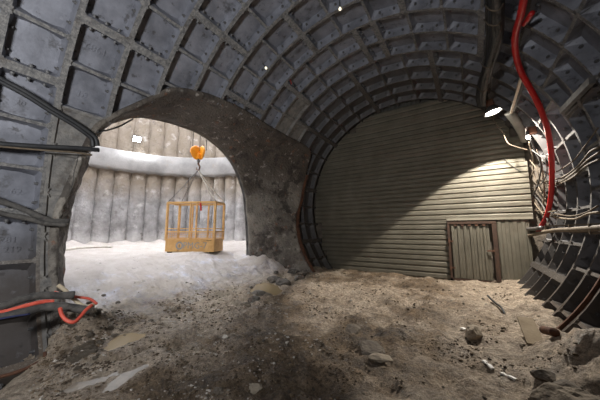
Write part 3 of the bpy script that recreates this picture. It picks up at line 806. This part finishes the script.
# sagging bundle on the right wall
rightw=[([(600,147),(590,152),(578,166),(563,177),(548,181),(538,184)],.018,'uppermost of the tan wires sagging across the right wall'),
([(600,152),(588,160),(575,172),(560,182),(545,186)],.018,'second of the tan wires sagging across the right wall'),
([(600,159),(586,166),(572,178),(556,185),(543,189),(530,192)],.015,'third of the tan wires sagging across the right wall'),
([(598,128),(585,146),(574,160),(560,170),(548,175)],.013,'thin wire crossing behind the sagging wires, highest at the frame edge'),
([(600,212),(588,214),(575,219),(560,218),(548,215),(535,212)],.022,'twisted dusty cable drooping just above the long pipe'),
([(598,206),(585,213),(570,216),(552,214),(536,216)],.016,'thin dusty cable just over the twisted cable above the long pipe')]
for P,r,l in rightw: cable('sagging_wire',R_(P,3.86),r,M_wire if r<.02 else M_pipe,l,'wire','wires sagging on the right wall',6)
# tangle at the edge of the bulkhead
random.seed(3)
tang=[[(531,140),(536,152),(541,165),(539,180),(534,195),(531,210)],[(529,142),(533,158),(534,175),(540,190),(546,200)],[(532,150),(544,160),(547,172),(541,184),(532,188)],[(534,170),(529,182),(533,200),(543,214)],[(528,190),(536,197),(544,208),(548,222)],[(525,205),(535,210),(546,212),(556,211)],[(536,150),(540,158),(543,176),(544,196),(542,212)],[(530,160),(538,172),(538,186),(528,200),(527,216)]]
tl=['outermost hanging wire beside the bulkhead edge, from the work lamp down','wire bending from the work lamp towards the red hose','looped wire bulging to the red hose below the work lamp','short curved wire at mid height beside the bulkhead edge','slanting wire crossing to the foot of the red hose','level wire crossing behind the lower red hose','upright wire just left of the red hose','s-shaped wire closest to the bulkhead edge']
for P,l in zip(tang,tl): cable('tangled_wire',R_(P,3.72+random.random()*.15),.014+.008*random.random(),random.choice([M_wire,M_dusty,M_pipe]),l,'wire','tangle of wires beside the bulkhead',6)
# long pipe
pipe=cable('long_pipe',R_([(640,224),(600,228),(575,229.5),(550,231),(527,236)],3.72),.045,M_pipe,'long dusty pipe running level along the right wall','pipe',seg=12)
cable('pipe_end',R_([(524,229),(533,229),(541,228)],3.66),.055,M_steel,'short grey pipe end beside the foot of the red hose','pipe',seg=12)
for x,l in((548,'pipe clamp near the foot of the red hose'),(573,'pipe clamp halfway along the long pipe'),(594,'pipe clamp near the frame edge')):
    c=onr(x,229.5,3.74);bm=bmesh.new();bar(bm,c+Vector((-.04,0,-.07)),c+Vector((-.04,0,.09)),.03);bar(bm,c+Vector((-.04,0,.08)),c+Vector((.42,0,.1)),.03);bar(bm,c+Vector((-.04,0,-.06)),c+Vector((.42,0,-.02)),.03)
    tag(link('pipe_clamp',bm,M_pipe),l,'clamp','clamps of the long pipe')
# bright lit steel edge (bracket arms) by the work lamp
for P,l in((((521,78),(517,92),(511,113)),'pale slanting bracket arm above the dome lamp and left of the red hose'),):
    q=R_(P,3.86);bm=bmesh.new();bar(bm,q[0],q[1],.05);bar(bm,q[1],q[2],.045);tag(link('bracket_arm',bm,M_warm),l,'bracket')
# ventilation duct end over the bulkhead edge
q=R_([(509,112),(518,124),(526,140)],3.98)
cable('duct_piece',q,.12,M_sheetd,'dark grey duct piece curving down behind the work lamp','duct',seg=16,n=8)
# bracket on the right haunch
q=R_([(592,80),(577,95),(562,111)],3.84);bm=bmesh.new();bar(bm,q[0],q[2],.07,.1);bar(bm,q[0]+Vector((.1,.25,0)),q[2]+Vector((.1,.25,0)),.05);bar(bm,q[1],q[1]+Vector((.12,.35,-.1)),.04);bar(bm,q[2],q[2]+Vector((.1,.3,0)),.04)
tag(link('wall_bracket',bm,M_steel),'dark double steel bracket on the right haunch near the frame edge','bracket')

# left wall hoses
hs=tag(empty('black_hose',onr(50,108,3.9)),'thick black hose sloping down the left wall to the edge of the side opening','hose')
P=[p-hs.location for p in R_([(-30,62),(0,79),(25,92),(50,108),(72,121),(88,132),(95,138),(97,146)],3.88)]
bm=bmesh.new();tube(bm,P,.047,12);link('upper_strand',bm,M_dark,hs,True)
P=[p-hs.location for p in R_([(-30,64),(0,81.5),(25,95),(50,111),(72,124),(86,134),(92,139.5),(93,147)],3.84)]
bm=bmesh.new();tube(bm,P,.034,10);link('lower_strand',bm,M_dark,hs,True)
cable('black_pipe',R_([(-30,141),(0,144),(40,146.5),(75,148),(99,150)],3.86),.04,M_dark,'level dark pipe across the left wall ending at the side opening','pipe',seg=10,rough=.1)
cable('pale_rod',R_([(-30,143),(0,146.5),(40,150),(75,152.5),(92,155)],3.80),.016,M_wire,'thin pale rod lying along the underside of the level dark pipe','rod',seg=6)
cable('loose_wire',[onr(78,152,3.85),onr(77,162,3.85),onr(74,172,3.85),onr(73,182,3.85),onr(70,192,3.88)],.007,M_dusty,'thin loose wire dangling under the level dark pipe','wire',seg=6)
cable('curved_wire',[onr(98,132,3.95)]+[on(x,y,0,-4.7) for x,y in((108,130),(120,126),(133,119))],.018,M_dark,'dark wire arching from the lining across the top of the side opening','wire',seg=6)
cable('upper_left_cable',R_([(-20,193),(0,201),(18,207),(38,216),(52,221),(69,221)],3.9),.045,M_dusty,'upper of the two dusty cables crossing the left wall at mid height','cable','dusty cables at mid height on the left wall',10,.25)
cable('lower_left_cable',R_([(-20,206),(0,213),(25,218),(45,223),(66,225)],3.84),.04,M_dusty,'lower of the two dusty cables crossing the left wall at mid height','cable','dusty cables at mid height on the left wall',10,.25)
def LW(pts,r): return R_(pts,r)
cable('muddy_hose',LW([(-20,312),(0,307),(20,300),(40,295.5),(60,295.5),(74,295)],3.3),.05,M_dusty,'upper thick muddy hose bent over the left wall foot','hose','muddy hoses at the left wall foot',12,.25)
cable('muddy_hose',LW([(-20,322),(0,317),(25,312),(45,307),(65,307),(90,310.5)],3.2),.055,M_dusty,'lower thick muddy hose bent over the left wall foot','hose','muddy hoses at the left wall foot',12,.25)
cable('orange_hose',LW([(-10,314),(8,311),(25,306),(42,302),(54,301.5)],3.18),.026,M_orange,'orange red hose lying between the two muddy hoses on the left','hose',seg=8)
cable('orange_loop',LW([(60,308),(62,315),(67,320.5),(74,322),(80,317),(86,310),(92,305)],3.05),.022,M_orange,'orange hose loop hanging below the muddy hoses','hose',seg=8)
cable('orange_end',LW([(54,292),(66,295),(78,297),(90,299),(97,304)],3.4),.018,M_orange,'orange hose end lying on the mud beyond the muddy hoses','hose',seg=8)
cable('beige_hose',LW([(58,285),(66,291),(74,299),(83,306),(89,306),(96,303)],3.5),.028,M_beige,'beige hose end crossing the orange hose on the mud heap','hose',seg=8)
cable('blue_wire',LW([(-10,321),(10,317),(30,314)],3.14),.012,mat('dark_blue',(30,36,70),None,5),'thin dark blue wire under the lower muddy hose','wire',seg=6)
cable('shaft_pipe',[on(x,y,2,-1.72) for x,y in((64,250),(80,248),(100,247),(112,247))],.04,M_pale,'pale pipe lying on the shaft floor behind the left wall edge','pipe',seg=8)
# ------------------------------------------------------------------ loose things on the ground
def ground_hit(px,py):
    z=GZ
    for _ in range(12):
        p=on(px,py,2,z);z=gh(p.x,p.y)
    return p
def rockmesh(name,s,sq,mt,seed,sub=3,amp=.28):
    bm=bmesh.new();bmesh.ops.create_icosphere(bm,subdivisions=sub,radius=1)
    o=Vector((seed*3.1,seed*1.7,seed))
    for v in bm.verts:
        n=v.co.normalized();f=1+amp*noise.fractal(n*1.3+o,1,2,4)+.10*noise.noise(n*5+o)
        # chipped facets
        c=n*f;
        for a in range(5):
            w_=Vector((math.sin(seed+a*2.1),math.cos(seed*1.3+a*1.7),math.sin(a*3+seed*.7))).normalized();d=c.dot(w_)
            if d>.78:c-=w_*(d-.78)
        v.co=Vector((c.x*sq[0],c.y*sq[1],c.z*sq[2]))*s
    me=bpy.data.meshes.new(name);bm.to_mesh(me);bm.free();me.materials.append(mt)
    return me
def rock(name,px,py,s,sq,mt,lab,cat,seed,sink=.35,group=None,sub=3,rz=0):
    p=ground_hit(px,py);o=bpy.data.objects.new(name,rockmesh(name,s,sq,mt,seed,sub));COL.objects.link(o)
    o.location=(p.x,p.y,gh(p.x,p.y)+s*sq[2]*(1-2*sink)*.9);o.rotation_euler=(0,0,rz or seed)
    return tag(o,lab,cat,group)
rock('mud_boulder',577,374,.27,(1.2,1,.8),M_mudst,'big dark muddy boulder in the lower right corner','boulder',2.2,.3,sub=4)
rock('rubble_rock',474,338,.15,(1.15,.8,.75),M_stone,'tan rock beside a white stick on the trodden dirt','rock',4.4,.25)
rock('white_stone',225,338.5,.045,(1,.9,.8),M_pale,'small pale stone alone on the dark mud in the middle','stone',1.3,.2)
rock('mud_lump',372,352,.22,(1.5,.8,.35),M_stoned,'flat grey mud slab at the edge of the trench','rock',5.1,.4)
rock('mud_lump',380,360,.10,(1.4,.9,.5),M_stone,'small lump just below the flat grey mud slab','rock',6.7,.35)
rock('mud_lump',352,330,.16,(1.5,.9,.4),M_stoned,'grey mud lump beyond the flat mud slab','rock',7.9,.4)
rock('rubble_rock',256,277,.11,(1.3,1,.7),M_stoned,'dark rock at the foot of the concrete pillar, left','rock',8.3,.3)
rock('rubble_rock',283,272,.18,(1.3,1,.6),M_shot,'broad grey rock in the middle of the pillar foot','rock',9.4,.35)
rock('rubble_rock',303,277,.18,(1.3,1,.6),M_stoned,'rock at the right end of the pillar foot','rock',10.2,.35)
rock('rubble_rock',570,386,.11,(1.3,1,.7),M_stoned,'dark rock left of the big muddy boulder','rock',11.4,.3)
rock('rubble_rock',545,372,.09,(1.3,1,.7),M_stoned,'small dark rock between the boulder and the white sticks','rock',12.4,.45)
rock('mud_lump',255,390,.07,(1.3,1,.6),M_stone,'tan pebble lump at the bottom edge of the mud','rock',13.4,.3)
rock('mud_lump',218,390,.06,(1,1.2,.6),M_stoned,'brown lump at the bottom edge left of the tan lump','rock',14.1,.3)
for i,(px,py,s_) in enumerate(((247,266,.10),(254,271,.13),(260,268,.17),(268,272,.12),(276,279,.09),(276,269,.20),(287,277,.15),(293,271,.20),(300,275,.15),(309,271,.14),(283,282,.08),(296,281,.08),(317,276,.10),(251,277,.06))):
    rock('rubble_lump',px,py,s_,(1.3,1,.6),M_shot if i%3 else M_mudst,'concrete rubble lump heaped against the foot of the pillar','rubble',60+i*1.9,.3,'rubble heap at the pillar foot')
# heap of mud clods by the left jamb
random.seed(12)
clod=[rockmesh('mud_clod',1,(1.2,1,.7),M_mudst,20+i*1.7,3,.4) for i in range(5)]
for i in range(110):
    px=72+random.random()*54;py=312+random.random()*46
    if (px-60)*.6+(py-305)<12 or px>100 and py>338:continue
    p=ground_hit(px,py);o=bpy.data.objects.new('mud_clod',clod[i%5]);COL.objects.link(o);s=.015+.04*random.random()**1.6
    o.location=(p.x,p.y,gh(p.x,p.y)+s*.15);o.scale=(s,s,s);o.rotation_euler=(0,0,random.random()*6)
    tag(o,'dark mud clod in the heap under the muddy hoses by the left wall','mud clod','mud clods of the left heap')
peb=[rockmesh('pebble',1,(1.2,1,.75),m,40+i*2.3,2,.3) for i,m in enumerate((M_stone,M_stoned,M_pale,M_stone,M_stoned))]
zones=[((150,300),(300,395),70,'pebble scattered on the dark mud in the middle of the floor','pebbles on the dark mud'),((300,430),(300,395),70,'pebble scattered around the trench and mud slabs','pebbles around the trench'),((430,560),(290,395),60,'pebble scattered on the trodden dirt at the right','pebbles on the trodden dirt'),((100,245),(258,292),45,'pebble scattered on the pale ground in the side opening','pebbles in the side opening'),((245,330),(268,296),40,'rubble pebble along the foot of the concrete pillar','pebbles at the pillar foot')]
for (x0,x1),(y0,y1),n,lab,grp in zones:
    for i in range(n):
        px=x0+random.random()*(x1-x0);py=y0+random.random()*(y1-y0)
        p=ground_hit(px,py)
        if min((p-q).xy.length for q in PUD)<.6:continue
        if py>345 and random.random()<.4:continue
        j=random.choice((0,1,1,3,4,4,2)) if 'trench' in lab or 'dark' in lab else random.randrange(5)
        s=(.007+.020*random.random()**2)*(1.8 if py<300 else 1)*(.7 if py>350 else 1)
        o=bpy.data.objects.new('pebble',peb[j]);COL.objects.link(o);o.location=(p.x,p.y,gh(p.x,p.y)+s*.3);o.scale=(s,s,s);o.rotation_euler=(0,0,random.random()*6)
        tag(o,lab,'pebble',grp)
# crumbled mud: far too many crumbs to count
bm=bmesh.new();bmesh.ops.create_icosphere(bm,subdivisions=1,radius=1);ICO_V=[v.co.copy() for v in bm.verts];ICO_F=[[v.index for v in f.verts] for f in bm.faces];bm.free()
random.seed(77)
for nm,mt,n,lab,ph in(('mud_crumbs',M_crumb,5600,'dark crumbled mud strewn over the middle of the tunnel floor',0),('pale_crumbs',M_crumbp,1500,'pale crumbled grit strewn between the mud and the shaft floor',9)):
    VV=[];FF=[];k=0;tries=0
    while k<n and tries<n*9:
        tries+=1
        px=40+random.random()*540;py=262+random.random()**1.3*140
        if ph and px>330 and random.random()<.75:continue
        p=ground_hit(px,py)
        if p.x>2.9 or p.x<(-5 if ph else -3.9) or p.y<.6 or p.y>10:continue
        dens=.5+1.5*noise.noise(Vector((p.x*1.3+ph,p.y*1.3,4)))+(1.2 if (p.x<-2.2 and p.y<2.6) else 0)-(.45 if p.x>.9 else 0)
        if random.random()>dens:continue
        if min(polydist(POLY[q],p.x,p.y) for q in POLY)<.02:continue
        d=(p-CAM).length;sz=(.004+.013*random.random()**3)*(.5+d*.17)
        q=Matrix.Rotation(random.random()*6,3,'Z');sx,sz_=1+.7*random.random(),.5+.4*random.random()
        b0=len(VV);o_=Vector((p.x,p.y,gh(p.x,p.y)+sz*.1))
        for v in ICO_V:
            c=v*(sz*(1+.45*(random.random()-.5)));VV.append(q@Vector((c.x*sx,c.y,c.z*sz_))+o_)
        FF.extend([tuple(b0+i for i in f) for f in ICO_F])
        k+=1
    me=bpy.data.meshes.new(nm);me.from_pydata([tuple(v) for v in VV],[],FF);me.update();me.materials.append(mt)
    o=bpy.data.objects.new(nm,me);COL.objects.link(o);tag(o,lab,'crumbled mud' if not ph else 'grit',None,'stuff')
# rusty edges of the lowest casting on the near left
for P,lab in(((( -8,379),(20,371),(44,360)),'rusty_rib'),(((45,352),(46.5,372),(50,392)),'rusty_rib')):
    q=R_(P,R-.012);bm=bmesh.new();tube(bm,q,.022,6,.3);link('rusty_rib',bm,M_rust,lining['wall_left'],True)
# sticks
def stick(name,a,b,w_,h_,mt,lab,cat,lift=.0,group=None):
    p=ground_hit(*a);q=ground_hit(*b);m_=(p+q)/2;p.z=gh(p.x,p.y)+h_*.25+lift;q.z=gh(q.x,q.y)+h_*.25+lift;dz=gh(m_.x,m_.y)+h_*.3-(p.z+q.z)/2;dz=min(dz,0);p.z+=dz;q.z+=dz
    bm=bmesh.new();n=5;u=(q-p).cross(Vector((0,0,1))).normalized();rows=[]
    c=(p+q)/2
    for i in range(n+1):
        m=p.lerp(q,i/n)+Vector((0,0,.006*math.sin(i*2.3)))-c;k=w_/2*(1+.15*math.sin(i*1.9))
        rows.append([bm.verts.new(m+u*k*sx+Vector((0,0,h_/2*sz))) for sx,sz in((-1,-1),(1,-1),(1,1),(-1,1))])
    for A,B in zip(rows,rows[1:]):
        for k in range(4):bm.faces.new((A[k],A[(k+1)%4],B[(k+1)%4],B[k]))
    bm.faces.new(rows[0]);bm.faces.new(rows[-1][::-1])
    o=link(name,bm,mt,None,False,c);return tag(o,lab,cat,group)
stick('white_stick',(461,329.5),(472,332.5),.045,.02,M_white,'short white wooden stick beside the tan rock','stick',.02)
stick('white_stick',(484,367),(493,371.5),.04,.02,M_white,'stubby white stick, left of the two in line','stick',.02)
stick('white_stick',(501,374.5),(516,380),.03,.02,M_white,'longer white stick, right of the two in line','stick',.02)
cable('bent_rod',[ground_hit(488,300)+Vector((0,0,.10)),ground_hit(495,305)+Vector((0,0,.05)),ground_hit(501,309)+Vector((0,0,.04)),ground_hit(505,315)+Vector((0,0,.02))],.022,M_dark,'bent dark rod lying on the dirt in front of the door','rod',seg=6)
# leaning board and rusty things at the right wall foot
p=ground_hit(536,343);q=onr(525,318,3.6)
bm=bmesh.new();bar(bm,p+Vector((0,0,-.03)),q,.20,.03);tag(link('leaning_board',bm,M_plank),'dusty board leaning on the lining at the right wall foot','board')
q1=onr(544,330,3.72);q2=onr(555,332.5,3.72)
cable('rusty_tube',[q1,q1.lerp(q2,.5),q2],.055,M_rust,'short rusty tube wedged between the flanges at the right wall foot','tube',seg=12)
q1=onr(560,334,3.95);q2=onr(577,350,3.8)
bm=bmesh.new();bar(bm,q1,q2,.07,.05);tag(link('rusty_bar',bm,M_rust),'rusty brown bar propped below the rusty tube','bar')
# ledge dirt lying on the lower flanges of the right wall
# rust-stained inner rails on two flanges
for k,t0,t1,mt,lab,nm in((1,-47,-17,M_rust,'rusty curved rail along a lower flange of the right lining','rusty_rail'),):
    bm=bmesh.new();y=on(565,325,1,5).y;c0=onr(589,300,R);y=c0.y
    P=[cylp(rad(t),y,R-.03) for t in range(-47,-17,3)]
    rows=[]
    for pnt in P:
        n=Vector((pnt.x,0,pnt.z)).normalized();rows.append([bm.verts.new(pnt+n*a+Vector((0,b,0))) for a,b in((-.01,-.022),(-.01,.022),(.05,.022),(.05,-.022))])
    for A,B in zip(rows,rows[1:]):
        for i in range(4):bm.faces.new((A[i],A[(i+1)%4],B[(i+1)%4],B[i]))
    bm.faces.new(rows[0]);bm.faces.new(rows[-1][::-1]);tag(link(nm,bm,mt),lab,'rail')
# red rag-like mark: strip of red tape at the haunch, dirty paper
c=onr(290,80,R-.0);bm=bmesh.new();tube(bm,[c,c+Vector((.05,-.05,-.06)),c+Vector((.04,.02,-.14))],.022,6);tag(link('red_tape',bm,mat('faded_red',(110,32,30),None,5),None,True),'scrap of dark red tape on the left haunch of the vault','tape')
# puddles: level water sheets filling the dips
def pool(name,k,mt,lab,cat):
    c=PUD[list(POLY).index(k)];P=[Vector((x,y,0)) for x,y in POLY[k]]
    Q=catmull(P+[P[0]],4)[:-1];bm=bmesh.new();vs=[]
    pts=sorted((round(p.x,4),round(p.y,4)) for p in Q);hull=[]
    for seq in(pts,pts[::-1]):
        h=[]
        for q in seq:
            while len(h)>1 and (h[-1][0]-h[-2][0])*(q[1]-h[-2][1])-(h[-1][1]-h[-2][1])*(q[0]-h[-2][0])<=0:h.pop()
            h.append(q)
        hull+=h[:-1]
    for q in hull:
        d=Vector((*q,0))-c;d.z=0;vs.append(bm.verts.new(d+d.normalized()*.10))
    f=bm.faces.new(vs);r=bmesh.ops.extrude_face_region(bm,geom=[f])
    for v in [g for g in r['geom'] if isinstance(g,bmesh.types.BMVert)]:v.co.z-=.05
    return tag(link(name,bm,mt,None,False,(c.x,c.y,LEVEL[k])),lab,cat)
pool('puddle','near',M_pud,'murky brown puddle in the mud near the left wall','puddle')
pool('puddle','far',M_pud,'shallow brown puddle in front of the concrete pillar','puddle')
pool('slurry_patch','slur1',M_slur,'long pale slurry patch near the bottom left','slurry')
pool('slurry_patch','slur2',M_slur,'pale slurry streak reaching right of the first patch','slurry')

# ------------------------------------------------------------------ camera, sky, light
cam=bpy.data.cameras.new('camera');co=bpy.data.objects.new('camera',cam);COL.objects.link(co)
cam.sensor_width=36;cam.sensor_fit='HORIZONTAL';cam.lens=F/600*36;cam.clip_start=.05
X=CM@Vector((1,0,0));Y=CM@Vector((0,0,1));Z=-(CM@Vector((0,1,0)))
mw=Matrix(((X.x,Y.x,Z.x,CAM.x),(X.y,Y.y,Z.y,CAM.y),(X.z,Y.z,Z.z,CAM.z),(0,0,0,1)))
co.matrix_world=mw
sc=bpy.context.scene;sc.camera=co
w=bpy.data.worlds.new('sky');sc.world=w;w.use_nodes=True
bg=w.node_tree.nodes['Background'];bg.inputs[0].default_value=(.90,.93,1,1);bg.inputs[1].default_value=9.5
sc.view_settings.view_transform='Standard';sc.view_settings.look='None';sc.view_settings.gamma=1;sc.view_settings.use_curve_mapping=False
sc.view_settings.exposure=0
